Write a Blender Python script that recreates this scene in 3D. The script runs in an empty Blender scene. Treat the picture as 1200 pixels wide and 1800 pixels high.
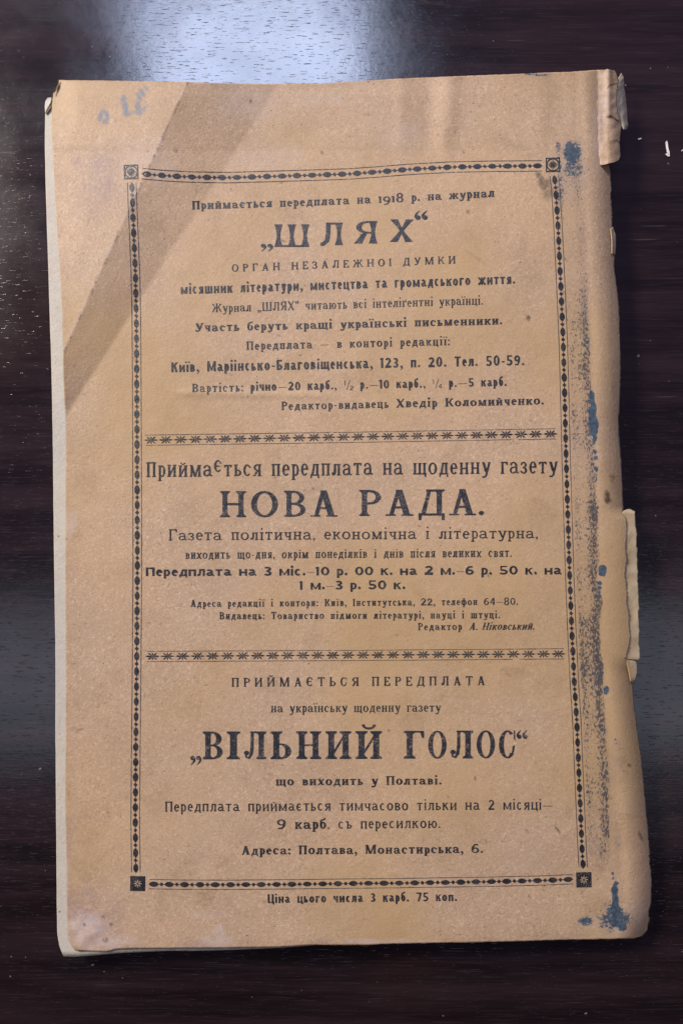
import bpy, math, random
import numpy as np

# ------------------------------------------------------------------ camera, room light, exposure
sc = bpy.context.scene
COL = sc.collection
MM = 0.001
F, CX, CY = 1200.0, 600.0, 900.0            # phone lens: focal length in photo pixels, picture centre
CAM_D, TILT = 0.205, math.radians(3.0)
CAM = np.array([0.0, -CAM_D*math.sin(TILT), CAM_D*math.cos(TILT)])
cd = bpy.data.cameras.new('camera')
cam = bpy.data.objects.new('camera', cd); COL.objects.link(cam)
cam.location = CAM.tolist(); cam.rotation_euler = (TILT, 0, 0)
cd.sensor_fit = 'VERTICAL'; cd.sensor_height = 36.0; cd.lens = F/1800*36.0
cd.clip_start = 0.01; cd.clip_end = 50
sc.camera = cam

world = bpy.data.worlds.new('World'); sc.world = world; world.use_nodes = True
wn, wl = world.node_tree.nodes, world.node_tree.links
wbg = wn['Background']
tc = wn.new('ShaderNodeTexCoord'); sx = wn.new('ShaderNodeSeparateXYZ'); rmp = wn.new('ShaderNodeValToRGB')
mr = wn.new('ShaderNodeMapRange'); mr.inputs['From Min'].default_value = -0.75; mr.inputs['From Max'].default_value = 0.6
wl.new(tc.outputs['Generated'], sx.inputs[0]); wl.new(sx.outputs['Y'], mr.inputs['Value']); wl.new(mr.outputs[0], rmp.inputs[0])
rmp.color_ramp.elements[0].color = (0.03, 0.02, 0.016, 1)
rmp.color_ramp.elements[1].color = (0.26, 0.195, 0.37, 1)
wl.new(rmp.outputs[0], wbg.inputs[0]); wbg.inputs[1].default_value = 0.78

def area(name, loc, aim, sx_, sy_, power, col):
    l = bpy.data.lights.new(name, 'AREA'); l.shape = 'RECTANGLE'; l.size = sx_; l.size_y = sy_
    l.energy = power; l.color = col
    o = bpy.data.objects.new(name, l); COL.objects.link(o); o.location = loc
    d = np.array(aim, float) - np.array(loc, float)
    from mathutils import Vector
    o.rotation_euler = Vector(d.tolist()).to_track_quat('-Z', 'Y').to_euler()
    return o
area('window_light', (-0.17, 0.955, 1.115), (0, 0, 0), 0.44, 0.30, 9.5, (0.62, 0.72, 1.0))
area('room_lamp', (-1.08, 0.86, 0.95), (0, 0, 0), 0.34, 0.34, 46.0, (1.0, 0.92, 0.83))
area('ceiling_lamp', (0.0, -0.42, 1.95), (0, 0, 0), 2.8, 0.46, 7.0, (0.72, 0.82, 1.0))

sc.view_settings.view_transform = 'Standard'; sc.view_settings.look = 'None'
sc.view_settings.exposure = 0.0; sc.view_settings.gamma = 1.0; sc.view_settings.use_curve_mapping = False

# ------------------------------------------------------------------ helpers
rng = np.random.default_rng(7); random.seed(7)
cT, sT = math.cos(TILT), math.sin(TILT)
def at(x, y, z):
    """point of the place at height z (metres) seen through photo position x, y (arrays)"""
    x = np.asarray(x, float); y = np.asarray(y, float); z = np.asarray(z, float)
    a = (x-CX)/F; b = -(y-CY)/F
    dx, dy, dz = a, b*cT + sT, b*sT - cT
    t = (z - CAM[2])/dz
    return np.stack([CAM[0]+dx*t, CAM[1]+dy*t, CAM[2]+dz*t], -1)
def sstep(a, b, x):
    t = np.clip((np.asarray(x, float)-a)/(b-a), 0, 1); return t*t*(3-2*t)
_lat = rng.random((256, 256))
def vnoise(x, y, s, seed=0):
    x = np.asarray(x, float)/s + seed*17.3; y = np.asarray(y, float)/s + seed*9.7
    xi = np.floor(x).astype(int); yi = np.floor(y).astype(int); fx = x-xi; fy = y-yi
    fx = fx*fx*(3-2*fx); fy = fy*fy*(3-2*fy)
    g = lambda i, j: _lat[i % 256, j % 256]
    return (g(xi,yi)*(1-fx)+g(xi+1,yi)*fx)*(1-fy)+(g(xi,yi+1)*(1-fx)+g(xi+1,yi+1)*fx)*fy
def interp(pts, v, a=1, b=0):
    p = np.array(pts, float); return np.interp(v, p[:, a], p[:, b])

def mesh(name, verts, faces, mat=None, parent=None, smooth=False):
    me = bpy.data.meshes.new(name)
    me.from_pydata([tuple(v) for v in np.asarray(verts, float)], [], [tuple(int(i) for i in f) for f in faces])
    me.validate(); me.update()
    if smooth: me.polygons.foreach_set('use_smooth', [True]*len(me.polygons))
    if mat: me.materials.append(mat)
    o = bpy.data.objects.new(name, me); COL.objects.link(o)
    if parent: o.parent = parent
    return o
def solid(o, t, off=-1.0):
    m = o.modifiers.new('thickness', 'SOLIDIFY'); m.thickness = t; m.offset = off; m.use_even_offset = False

class NT:
    def __init__(s, name):
        s.m = bpy.data.materials.new(name); s.m.use_nodes = True
        s.t = s.m.node_tree; s.n = s.t.nodes; s.n.clear()
        s.out = s.n.new('ShaderNodeOutputMaterial'); s.b = s.n.new('ShaderNodeBsdfPrincipled')
        s.t.links.new(s.b.outputs[0], s.out.inputs[0])
        s.co = s.n.new('ShaderNodeTexCoord').outputs['Object']
    def L(s, a, b): s.t.links.new(a, b)
    def put(s, sock, v):
        if hasattr(v, 'is_linked') or hasattr(v, 'links'): s.L(v, sock)
        elif isinstance(v, (tuple, list)) and len(v) == 3 and sock.type == 'RGBA': sock.default_value = (*v, 1)
        else: sock.default_value = v
    def mapping(s, scale=(1,1,1), rot=(0,0,0), loc=(0,0,0)):
        n = s.n.new('ShaderNodeMapping'); s.L(s.co, n.inputs[0])
        n.inputs['Scale'].default_value = scale; n.inputs['Rotation'].default_value = rot; n.inputs['Location'].default_value = loc
        return n.outputs[0]
    def fibre(s, rot, loc, stretch):
        a = s.mapping((1,1,1), (0,0,rot), loc)
        n = s.n.new('ShaderNodeMapping'); s.L(a, n.inputs[0]); n.inputs['Scale'].default_value = (1, stretch, 1)
        return n.outputs[0]
    def noise(s, scale, detail=2, rough=0.5, vec=None, dist=0.0):
        n = s.n.new('ShaderNodeTexNoise'); s.L(vec or s.co, n.inputs['Vector'])
        n.inputs['Scale'].default_value = scale; n.inputs['Detail'].default_value = detail
        n.inputs['Roughness'].default_value = rough; n.inputs['Distortion'].default_value = dist
        return n.outputs['Fac']
    def ramp(s, v, a, b, lo=0.0, hi=1.0):
        n = s.n.new('ShaderNodeMapRange'); n.interpolation_type = 'SMOOTHSTEP'
        s.put(n.inputs['Value'], v); s.put(n.inputs['From Min'], a); s.put(n.inputs['From Max'], b)
        n.inputs['To Min'].default_value = lo; n.inputs['To Max'].default_value = hi
        return n.outputs[0]
    def math(s, op, a, b=0.0, c=None):
        n = s.n.new('ShaderNodeMath'); n.operation = op; s.put(n.inputs[0], a); s.put(n.inputs[1], b)
        if c is not None: s.put(n.inputs[2], c)
        return n.outputs[0]
    def mix(s, f, a, b, mode='MIX'):
        n = s.n.new('ShaderNodeMix'); n.data_type = 'RGBA'; n.blend_type = mode
        s.put(n.inputs[0], f); s.put(n.inputs[6], a); s.put(n.inputs[7], b)
        return n.outputs[2]
    def attr(s, name):
        n = s.n.new('ShaderNodeAttribute'); n.attribute_name = name
        p = s.n.new('ShaderNodeSeparateColor'); s.L(n.outputs['Color'], p.inputs[0])
        return p.outputs[0], p.outputs[1], p.outputs[2], n.outputs['Alpha']
    def bump(s, h, strength, dist, normal=None):
        n = s.n.new('ShaderNodeBump'); n.inputs['Strength'].default_value = strength; n.inputs['Distance'].default_value = dist
        s.L(h, n.inputs['Height'])
        if normal: s.L(normal, n.inputs['Normal'])
        return n.outputs[0]

# ------------------------------------------------------------------ materials
def paper_material(name, base, stains=True, fibre=1.0):
    k = NT(name)
    big = k.noise(35, 4, 0.6); mid = k.noise(170, 4, 0.65); fine = k.noise(1500, 3, 0.7); grit = k.noise(3800, 2, 0.6)
    c = k.mix(k.ramp(big, 0.3, 0.7), tuple(v*0.93 for v in base), (base[0]*1.05, base[1]*1.02, base[2]*0.95))
    c = k.mix(k.ramp(mid, 0.35, 0.72, 0, 0.45), c, (base[0]*0.86, base[1]*0.80, base[2]*0.74))
    c = k.mix(k.ramp(fine, 0.34, 0.66, 0, 0.34*fibre), c, (base[0]*0.74, base[1]*0.70, base[2]*0.66))
    c = k.mix(k.ramp(grit, 0.55, 0.75, 0, 0.35*fibre), c, (base[0]*1.22, base[1]*1.28, base[2]*1.36))
    for i, (r, seed) in enumerate(((0.5, 1), (1.5, 2), (2.4, 3), (-0.3, 4), (0.95, 5))):
        v = k.fibre(r, (seed*3.1, seed*1.7, 0), 0.22)
        f = k.noise(2800, 1, 0.4, v)
        c = k.mix(k.ramp(f, 0.63, 0.73, 0, 0.42*fibre), c, (base[0]*1.38, base[1]*1.48, base[2]*1.6))
        v = k.fibre(r+0.7, (seed*1.1, seed*5.7, 0), 0.25)
        f2 = k.noise(1900, 1, 0.4, v)
        c = k.mix(k.ramp(f2, 0.69, 0.77, 0, 0.42*fibre), c, (base[0]*0.45, base[1]*0.38, base[2]*0.30))
    sp = k.noise(1150, 0, 0.5)
    c = k.mix(k.ramp(sp, 0.835, 0.87, 0, 0.75), c, (0.06, 0.045, 0.03))
    if stains:
        yel = k.noise(16, 3, 0.55)
        c = k.mix(k.ramp(yel, 0.40, 0.70, 0, 0.8), c, (base[0]*0.90, base[1]*0.85, base[2]*0.62))
        blue, black, purple, brown = k.attr('stain'); bleach_sheen, graph, pale, olive = k.attr('wear')
        n1 = k.noise(1900, 3, 0.7); n2 = k.noise(900, 3, 0.65); n3 = k.noise(300, 3, 0.6); nb = k.noise(1500, 2, 0.6)
        # bleached / scuffed paper, and window sheen painted into the colour
        c = k.mix(k.math('MULTIPLY', bleach_sheen, k.ramp(n3, 0.3, 0.6, 0.5, 1.0)), c, (0.43, 0.355, 0.325))
        c = k.mix(k.math('MULTIPLY', purple, k.ramp(n2, 0.35, 0.62, 0.25, 0.9)), c, (0.20, 0.135, 0.15))
        c = k.mix(k.math('MULTIPLY', brown, k.ramp(n2, 0.32, 0.66, 0.25, 0.9)), c, (0.16, 0.095, 0.045))
        c = k.mix(k.math('MULTIPLY', pale, k.ramp(n3, 0.3, 0.6, 0.6, 1.0)), c, (0.385, 0.31, 0.195))
        c = k.mix(k.math('MULTIPLY', graph, k.ramp(n1, 0.30, 0.52, 0.5, 1.0)), c, (0.165, 0.165, 0.175))
        c = k.mix(k.math('MULTIPLY', olive, k.ramp(n2, 0.3, 0.55, 0.35, 0.9)), c, (0.05, 0.037, 0.022))
        # rubbed black ink: grains whose number follows the rubbing
        v = k.mapping((1, 0.55, 1)); st = k.noise(1900, 3, 0.75, v)
        thr = k.math('MULTIPLY_ADD', black, -0.42, 0.70)
        c = k.mix(k.math('MULTIPLY', black, k.ramp(n2, 0.3, 0.65, 0.12, 0.5)), c, (0.11, 0.095, 0.08))
        m = k.ramp(st, thr, k.math('ADD', thr, 0.11))
        c = k.mix(k.math('MULTIPLY', m, 0.86), c, (0.03, 0.032, 0.04))
        # blue ink: soft wash, then grainy deposit
        c = k.mix(k.math('MULTIPLY', k.math('POWER', blue, 1.6), k.ramp(n2, 0.25, 0.6, 0.35, 0.75)), c, (0.05, 0.085, 0.125))
        thr2 = k.math('MULTIPLY_ADD', blue, -0.80, 0.82)
        m2 = k.ramp(nb, thr2, k.math('ADD', thr2, 0.20))
        c = k.mix(k.math('MULTIPLY', m2, 0.93), c, k.mix(k.ramp(n2, 0.35, 0.65), (0.016, 0.034, 0.056), (0.05, 0.08, 0.105)))
    k.L(c, k.b.inputs['Base Color'])
    k.b.inputs['Roughness'].default_value = 0.56; k.b.inputs['Specular IOR Level'].default_value = 0.32
    h = k.math('ADD', k.math('MULTIPLY', k.noise(1400, 3, 0.7), 0.6), k.math('MULTIPLY', k.noise(120, 3, 0.55), 1.0))
    k.L(k.bump(h, 0.5, 0.0003), k.b.inputs['Normal'])
    return k.m

def ink_material(name, col, wear, rough=0.42):
    k = NT(name)
    n = k.noise(2600, 2, 0.7); n2 = k.noise(500, 2, 0.6)
    c = k.mix(k.ramp(n2, 0.3, 0.7), col, tuple(v*2.1+0.004 for v in col))
    k.L(c, k.b.inputs['Base Color']); k.b.inputs['Roughness'].default_value = rough
    k.b.inputs['Specular IOR Level'].default_value = 0.38
    k.L(k.bump(k.noise(1500, 3, 0.7), 0.5, 0.0003), k.b.inputs['Normal'])
    tr = k.n.new('ShaderNodeBsdfTransparent'); mx = k.n.new('ShaderNodeMixShader')
    k.L(k.math('ADD', k.ramp(k.math('ADD', n, k.math('MULTIPLY', n2, 0.35)), 0.76-wear*0.22, 0.92-wear*0.22, 0.0, 0.7), 0.0), mx.inputs[0])
    k.L(k.b.outputs[0], mx.inputs[1]); k.L(tr.outputs[0], mx.inputs[2]); k.L(mx.outputs[0], k.out.inputs[0])
    return k.m

def table_material():
    k = NT('dark stained veneer')
    v = k.mapping((1, 14, 1), (0, 0, 0.03)); band = k.noise(9, 5, 0.6, v)
    v2 = k.mapping((1, 26, 1), (0, 0, 0.05)); grain = k.noise(70, 4, 0.65, v2)
    v3 = k.mapping((1, 9, 1), (0, 0, 0.03)); pore = k.noise(260, 2, 0.6, v3)
    c = k.mix(k.ramp(band, 0.35, 0.68), (0.004, 0.0022, 0.0024), (0.016, 0.0088, 0.0095))
    c = k.mix(k.ramp(grain, 0.5, 0.72, 0, 0.7), c, (0.026, 0.016, 0.018))
    warm = k.noise(7, 3, 0.5)
    c = k.mix(k.ramp(warm, 0.52, 0.72, 0, 0.6), c, (0.024, 0.008, 0.005))
    c = k.mix(k.ramp(pore, 0.64, 0.74, 0, 0.6), c, (0.004, 0.003, 0.004))
    v4 = k.mapping((0.05, 1, 1), (0, 0, 0.06)); scr = k.noise(900, 1, 0.5, v4)
    c = k.mix(k.ramp(scr, 0.72, 0.80, 0, 0.30), c, (0.09, 0.075, 0.085))
    dust = k.noise(560, 1, 0.5)
    c = k.mix(k.ramp(dust, 0.775, 0.80, 0, 0.55), c, (0.20, 0.18, 0.19))
    k.L(c, k.b.inputs['Base Color'])
    k.L(k.ramp(k.noise(40, 4, 0.6), 0.3, 0.7, 0.13, 0.20), k.b.inputs['Roughness'])
    k.b.inputs['Specular IOR Level'].default_value = 0.5
    n1 = k.bump(k.math('SUBTRACT', k.math('MULTIPLY', grain, 0.5), k.ramp(pore, 0.60, 0.74)), 0.3, 0.00005)
    k.L(k.bump(k.noise(420, 3, 0.6), 0.2, 0.0001, n1), k.b.inputs['Normal'])
    return k.m

PAPER = (0.384, 0.264, 0.168)
M_cover = paper_material('kraft cover paper', PAPER)
M_page = paper_material('pale page paper', (0.41, 0.375, 0.315), False, 0.4)
M_lining = paper_material('grey spine paper', (0.30, 0.255, 0.19), False, 0.8)
M_scrap = paper_material('white paper scrap', (0.55, 0.54, 0.51), False, 0.3)
M_under = paper_material('browned paper underside', (0.13, 0.08, 0.04), False, 0.8)
M_ink = ink_material('black printing ink', (0.010, 0.0095, 0.010), 0.18)
M_thin = ink_material('thin worn ink', (0.03, 0.026, 0.025), 0.3, 0.6)
M_heavy = ink_material('heading ink', (0.010, 0.011, 0.015), 0.38)

# ------------------------------------------------------------------ table
bpy_tab = [(-0.8,-0.9,0),(0.8,-0.9,0),(0.8,0.9,0),(-0.8,0.9,0),(-0.8,-0.9,-0.03),(0.8,-0.9,-0.03),(0.8,0.9,-0.03),(-0.8,0.9,-0.03)]
tab = mesh('table_top', bpy_tab, [(0,1,2,3),(7,6,5,4),(0,4,5,1),(1,5,6,2),(2,6,7,3),(3,7,4,0)], table_material())
tab['kind'] = 'structure'

# ------------------------------------------------------------------ shape of the magazine (outline and relief)
LEFT = [(102,141),(97,155),(94,165),(92,185),(92,240),(97,330),(101,400),(108,500),(110.5,560),(111,617),(111.5,660),(114.5,720),(116,760),(115.5,960),
        (116,1160),(116,1300),(115,1400),(116.6,1500),(118,1620),(120,1650),(126,1663),(133,1671)]
RIGHT = [(1064,122),(1066,200),(1070,285),(1073,320),(1075,335),(1073,340),(1075,380),(1076,398),(1080,410),(1081,440),(1079,447),(1079,470),(1083,500),(1087,540),
         (1089,580),(1090,620),(1090,660),(1088,710),(1086,740),(1087,770),(1091,810),(1093,850),(1094,897),(1091,903),(1100,909),(1102,930),(1099,960),(1101,985),(1098,1010),(1102,1040),(1101,1060),(1106,1085),(1105,1100),(1108,1118),(1104,1140),(1099,1158),(1106,1164),(1111,1199),
         (1114,1240),(1119,1280),(1126,1330),(1131,1380),(1136,1440),(1140,1480),(1142,1520),(1145,1545),(1144,1570),(1143,1590),(1139,1604),(1140,1618),(1137,1634),(1128,1645),(1112,1650)]
TOP = [(102,141),(105,140.5),(200,142),(300,143.5),(330,144.5),(400,146),(470,147.5),(560,147),(640,142),(700,138),(800,134),(930,129),(1000,126),(1050,123),(1064,122)]
BOT = [(133,1671),(165,1672),(190,1672.5),(205,1668),(230,1667),(290,1667),(340,1666.5),(400,1666),(450,1665),(500,1664),(545,1661),(600,1661),(650,1661),(690,1659),
       (800,1657),(900,1655),(1000,1652),(1060,1651),(1112,1650)]
A1, B1 = np.array([330.,143.]), np.array([112.,618.])     # crease of the once folded corner
A2, B2 = np.array([494.,147.]), np.array([112.,741.])     # valley in front of it
def sdist(A, B, x, y):
    d = B-A; n = np.array([d[1], -d[0]])/np.hypot(*d)     # positive towards the upper left
    v = (x-A[0])*n[0] + (y-A[1])*n[1]
    return -v
_ys = np.arange(60, 1760, 4.0); _w = np.exp(-(np.arange(-24, 25)*4/34.0)**2); _w /= _w.sum()
_xs = np.convolve(np.pad(interp(RIGHT, _ys), 24, 'edge'), _w, 'valid')
def relief(x, y):
    """height of the back cover above the table in millimetres"""
    x = np.asarray(x, float); y = np.asarray(y, float)
    wy = np.interp(y, [100, 900, 1250, 1660], [1.0, 1.0, 0.9, 0.45])
    h = 6.8 + 4.4*sstep(420, 1010, x)*wy
    d1, d2 = sdist(A1, B1, x, y), sdist(A2, B2, x, y)
    along = np.clip((y-143)/(618-143), 0, 1.15)
    amp = 3.2 - 0.6*along
    t = np.clip(d2/np.maximum(d2-d1, 1e-3), 0, 1); t = np.where(d1 >= 0, 1, t)
    soft = 0.05 + 0.02*along
    ft = np.where(t < soft, t*t/(2*soft), t-soft/2)/(1-soft/2)
    h = h + amp*ft*(d2 > 0) - 0.0105*np.maximum(d1, 0)
    # the head margin bends up above a faint horizontal fold
    h = h + 0.55*np.clip((264-y)/60, 0, 1.6)*sstep(90, 140, x)*(1-sstep(900, 1000, x))
    g_ = lambda c, w: np.exp(-((x-c)/w)**2)
    h = h + (0.45*g_(792-0.05*(y-150), 16) - 0.4*g_(752, 18) + 0.3*g_(705, 14) + 0.3*g_(950, 20))*(1-sstep(215, 300, y))
    h = h + 0.22*np.exp(-((y-690-0.02*(x-300))/7.0)**2)*sstep(290, 330, x)*(1-sstep(520, 640, x))
    # spine roll
    xr = np.interp(y, _ys, _xs); d = xr-x
    roll = np.clip(1-d/42.0, 0, 1.12)
    h = h - 3.6*roll**2.2*(1-0.65*sstep(890, 915, y)*(1-sstep(1150, 1185, y)))
    # groove where the back is hinged
    h = h - 0.10*np.exp(-((d-52)/9.0)**2)
    # sheet lies loosely: slow waves, lifted fore-edge
    h = h + 0.35*(vnoise(x, y, 190, 1)-0.5) + 0.16*(vnoise(x, y, 60, 2)-0.5) + 0.05*(vnoise(x, y, 17, 3)-0.5)
    # bruised lower left corner
    h = h + 0.9*np.exp(-(((x-130)/60)**2+((y-1655)/50)**2))*(vnoise(x, y, 22, 5)-0.6)
    return h
def surf(x, y, lift=0.0):
    return at(x, y, (relief(x, y)+lift)*MM)

# ------------------------------------------------------------------ stains, wear and painted window sheen of the cover, as densities
def blob(x, y, cx, cy, rx, ry, amp=1.0, rot=0.0, soft=0.45, rag=0.35, s=9):
    c, q = math.cos(rot), math.sin(rot); dx, dy = x-cx, y-cy
    u, v = (dx*c+dy*q)/rx, (-dx*q+dy*c)/ry
    r = np.sqrt(u*u+v*v) + rag*(vnoise(x, y, s, int(cx+cy) % 29)-0.5)*2
    return amp*(1-sstep(1-soft, 1+soft, r))
def field(x, y, blobs):
    f = np.zeros_like(x)
    for b in blobs:
        rx = max(b[2], b[3])*2.2+20
        m = (abs(x-b[0]) < rx) & (abs(y-b[1]) < rx)
        if m.any(): f[m] = np.maximum(f[m], blob(x[m], y[m], *b))
    return f
BLUE = [(1003,270,16,24,.80),(1008,298,15,14,.50),(998,292,8,20,.55),(1006,255,14,10,.5),(1016,268,8,26,.45),(1004,318,20,30,.33,0,.8),(979,258,5,9,.6),(982,285,5,40,.5),(984,335,6,40,.42),(1026,535,5,28,.42),(1033,600,6,13,.40),(1031,560,4,20,.3),
    (1040,700,5,15,1),(1041,728,7,18,1),(1043,752,8,16,1),(1044,772,4,9,1),(1045,795,4,5,.9),(1046,805,4,5,.95),(1047,824,4,5,.9),(1047,838,2.5,9,.7),
    (1057,1004,8.5,11,1.0,0,.3),(1053,1025,3,3,.9),(1053,1033,3,3,.9),(1053,1040,2.6,3,.9),(1053,1047,3,3,.9),(1046,1190,3,10,.4),(1064,1213,5,8,.8),(1063,1285,4,7,.5),(1080,1303,5,8,.42),
    (1076,1535,3,3,.9),(1077,1544,3.4,3,.9),(1082,1553,4,4,.95),(1080,1575,6,22,1),(1082,1605,9,22,.92),(1066,1618,15,13,.62,0,.7),(1088,1624,15,11,.85,0,.6),(1082,1612,26,24,.72,0,.9),(1027,1621,14,9,.72,0,.8),(1020,1625,20,8,.3,0,.9),(1078,1640,26,9,.34,0,.9),
    (940,131,26,3,.62),(1040,870,3,6,.4),(1080,1413,3,5,.3),(1086,1484,4,7,.32),(1056,1500,6,14,.36)]
PURPLE = [(178,290,28,20,.55,0,.8),(180,325,20,36,.6,0,.8),(165,345,26,40,.35,0,.9),(137,285,12,10,.45),(215,345,22,26,.3,0,.9),(150,1580,34,26,.45,0,.8),(140,1600,24,18,.55,0,.7),(185,1625,24,40,.42,.5,.8),(200,1640,16,16,.35),
    (118,1590,10,14,.5),(1083,1345,10,34,.32,0,.8),(1085,1310,8,12,.4),(1086,1480,7,12,.42),(1040,1485,10,12,.35),(118,1475,10,40,.22),(340,1660,30,5,.3),(560,1655,22,5,.4),(980,1645,60,6,.25)]
BROWN = [(785,236,8,26,.40,.2,.8),(784,205,14,34,.25,0,.9),(920,450,10,40,.32,0,.8),(925,478,16,26,.38,-.5,.8),(835,452,20,3,.4,.6),(957,900,26,14,.32,0,.8),(946,882,14,8,.35),(960,930,40,20,.2,0,.9),
    (905,1180,24,14,.42,0,.8),(360,1575,18,22,.55,0,.8),(285,1585,12,26,.42,.2,.8),(130,1280,8,3,.55),(185,1330,40,60,.18,0,.9),(150,1450,34,40,.25,0,.9),(1075,840,5,8,.9),(1066,873,5,9,1),
    (1094,1345,10,16,.3),(1104,1435,26,5,.3),(120,1640,10,14,.35),(520,1560,22,8,.25,0,.9),(960,1520,40,34,.2,0,.9),(330,900,30,16,.16,0,.9),(690,1655,120,5,.22,0,.9),(345,1240,20,18,.3,0,.9),
    (350,630,60,4,.12,0,.9),(1062,200,7,60,.32,0,.9),(1075,560,5,90,.28,0,.9),(1078,680,4,60,.3,0,.9),(1064,395,8,30,.22,0,.9),(150,262,90,7,.34,0,.9),(330,262,150,5,.17,0,.9),(620,262,60,5,.15,0,.9),(205,180,120,8,.10,0,.9),
    (880,1420,8,18,.25,.6),(1000,1430,6,12,.3),(1040,960,6,18,.3)]
OLIVE = [(948,312,5,9,.8,-.5),(957,325,9,12,.75,-.6),(962,338,9,10,.6),(928,559,4,5,1),(822,372,3,4,.6),(1066,868,5,7,.9),(1068,878,5,6,.9),(979,1458,2,8,.8,-.6),(1105,1345,3,3,1),(1125,1470,2.5,9,.7,-.4),(566,268,3,3,.8),
    (232,1279,2,2,.9),(182,1612,3,3,.7),(196,1625,3,3,.7),(148,1625,3,3,.8),(185,1652,5,4,.6),(140,1283,9,2,.6,-.3),(465,1585,3,3,.4),(310,265,4,3,.5),(260,266,2,2,.7)]
BLEACH_SHEEN = [(150,1630,34,24,.75,0,.7),(172,1655,60,12,.6,0,.8),(112,1560,9,80,.5,0,.8),(380,1655,26,10,.55,0,.8),(385,1640,12,14,.4),(640,1655,40,5,.7,0,.7),(700,1655,60,4,.4),(1085,1635,30,10,.2,0,.9),(1120,1610,12,24,.22,0,.8),
    (250,275,45,24,.28,0,.9),(440,180,45,30,.28,0,.9),(470,280,60,20,.25,0,.9),(700,235,36,24,.25,0,.9),(560,175,50,14,.2),(285,300,20,20,.3,0,.9),(1062,165,8,50,.45,0,.8),(1051,200,8,80,.35,0,.8),(930,1500,40,50,.1),(122,920,12,20,.4),(365,1608,30,8,.2)]  # broad pale patches near the head: window sheen put into the paper colour
GRAPH = [(183,197,7,4,.95,.2),(177,205,4,8,1,.2),(189,205,3.5,9,1,-.1),(185,214,5,4,.9),(217,173,5,6,1),(220,186,4.5,12,1,-.1),(222,199,5,6,1),(229,201,7,2.5,.8,-.3),(215,181,7,2,.6,-.2),(243,186,4.5,13,1,.05),(245,171,4,8,1,-.4),(250,163,4,8,.95,-.7),(257,155,3.5,7,.8,-.8),(244,199,7,5,.9),(252,192,2.6,9,.9,.9),(236,196,8,2,.6,-.5),(204,212,2,2,.9)]
_r = random.Random(5)
for _ in range(90):
    BROWN.append((_r.uniform(120, 1090), _r.uniform(160, 1640), _r.uniform(5, 34), _r.uniform(5, 34), _r.uniform(.08, .34), _r.uniform(0, 3), .9, .6, 14))
for _ in range(60):
    OLIVE.append((_r.uniform(120, 1090), _r.uniform(160, 1640), _r.uniform(.9, 2.0), _r.uniform(1.2, 4.5), _r.uniform(.4, .9), _r.uniform(0, 3), .4, .3, 4))
def stain_fields(x, y):
    blue = field(x, y, BLUE); pur = field(x, y, PURPLE); bro = field(x, y, BROWN)
    dl = x-interp(LEFT, y); db = interp(BOT, x, 0, 1)-y; dt = y-interp(TOP, x, 0, 1); dr = interp(RIGHT, y)-x
    em = np.minimum(np.minimum(dl, db), np.minimum(dt, dr+4))
    bro = np.maximum(bro, 0.55*np.exp(-np.maximum(em, 0)/(6+16*vnoise(x, y, 70, 19)))*vnoise(x, y, 30, 18))
    bro = np.maximum(bro, 0.30*np.clip(vnoise(x, y, 120, 24)*.6+vnoise(x, y, 45, 25)*.4-.5, 0, .5)*2)
    # rubbed black band beside the frame
    xc = interp([(971,300),(980,400),(989,600),(994,800),(1000,1000),(1009,1200),(1018,1400),(1024,1560)], y)
    xe = interp([(1030,250),(1032,400),(1037,600),(1045,800),(1050,950),(1058,1150),(1064,1250),(1071,1400),(1074,1500),(1074,1560)], y)
    xe = xe + 4*(vnoise(x, y, 40, 8)-0.5)*2
    ins = sstep(6, 14, x-xc)*(1-sstep(-2, 3, x-xe))
    low = vnoise(x, y, 55, 11)*0.6 + vnoise(x, y, 23, 12)*0.4
    yb = np.interp(y, [240,300,380,470,640,820,900,960,1060,1150,1230,1330,1440,1500,1545], [0,.5,.4,.45,.85,.95,1.1,.8,.9,1.0,.98,.95,.85,.5,0])
    edge = np.exp(-((xe-x-7)/11.0)**2)
    inner = np.exp(-((x-xc-15)/10.0)**2)
    blk = 1.40*ins*yb*(0.22 + 0.30*edge + 0.12*inner*(y > 560) + 0.45*(low-0.42))
    blk = np.maximum(blk, 0.5*np.exp(-((x-(xe-6))/5.0)**2)*(y > 250)*(y < 420)*low)
    blk = np.maximum(blk, field(x, y, [(1012,300,22,40,.4,0,.8),(1018,345,16,34,.38,0,.8),(986,350,8,60,.42,0,.8),(1000,530,8,50,.3),(1090,1350,14,40,.2)]))
    return np.clip(np.stack([blue, np.clip(blk, 0, 1), pur, bro], -1), 0, 1)
def wear_sheen_fields(x, y, pale=None):
    p = np.zeros_like(x)
    d = interp(RIGHT, y)-x
    p = np.maximum(p, (1-sstep(0.5, 4.5, d))*0.8*(y > 300))
    if pale is not None: p = pale
    on = (sdist(A1, B1, x, y), (y > 138)*(y < 622))
    crease = np.exp(-((on[0]-1.0)/1.3)**2)*on[1]
    return np.clip(np.stack([np.maximum(field(x, y, BLEACH_SHEEN), crease*0.7*(vnoise(x, y, 7, 13) > .45)), field(x, y, GRAPH), p,
        np.maximum(field(x, y, OLIVE), np.exp(-((on[0]+1.5)/1.4)**2)*on[1]*0.8*(vnoise(x, y, 9, 14) > .62))], -1), 0, 1)
def colour_attr(o, name, data):
    a = o.data.attributes.new(name, 'FLOAT_COLOR', 'POINT'); a.data.foreach_set('color', data.astype(np.float32).ravel())

# ------------------------------------------------------------------ magazine
mag = bpy.data.objects.new('magazine', None); COL.objects.link(mag)
mag['label'] = 'old magazine with worn kraft paper back cover face up on dark wooden table'
mag['category'] = 'magazine'; mag.empty_display_size = 0.02
def part(*a, **k): return mesh(*a, parent=mag, **k)

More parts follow.
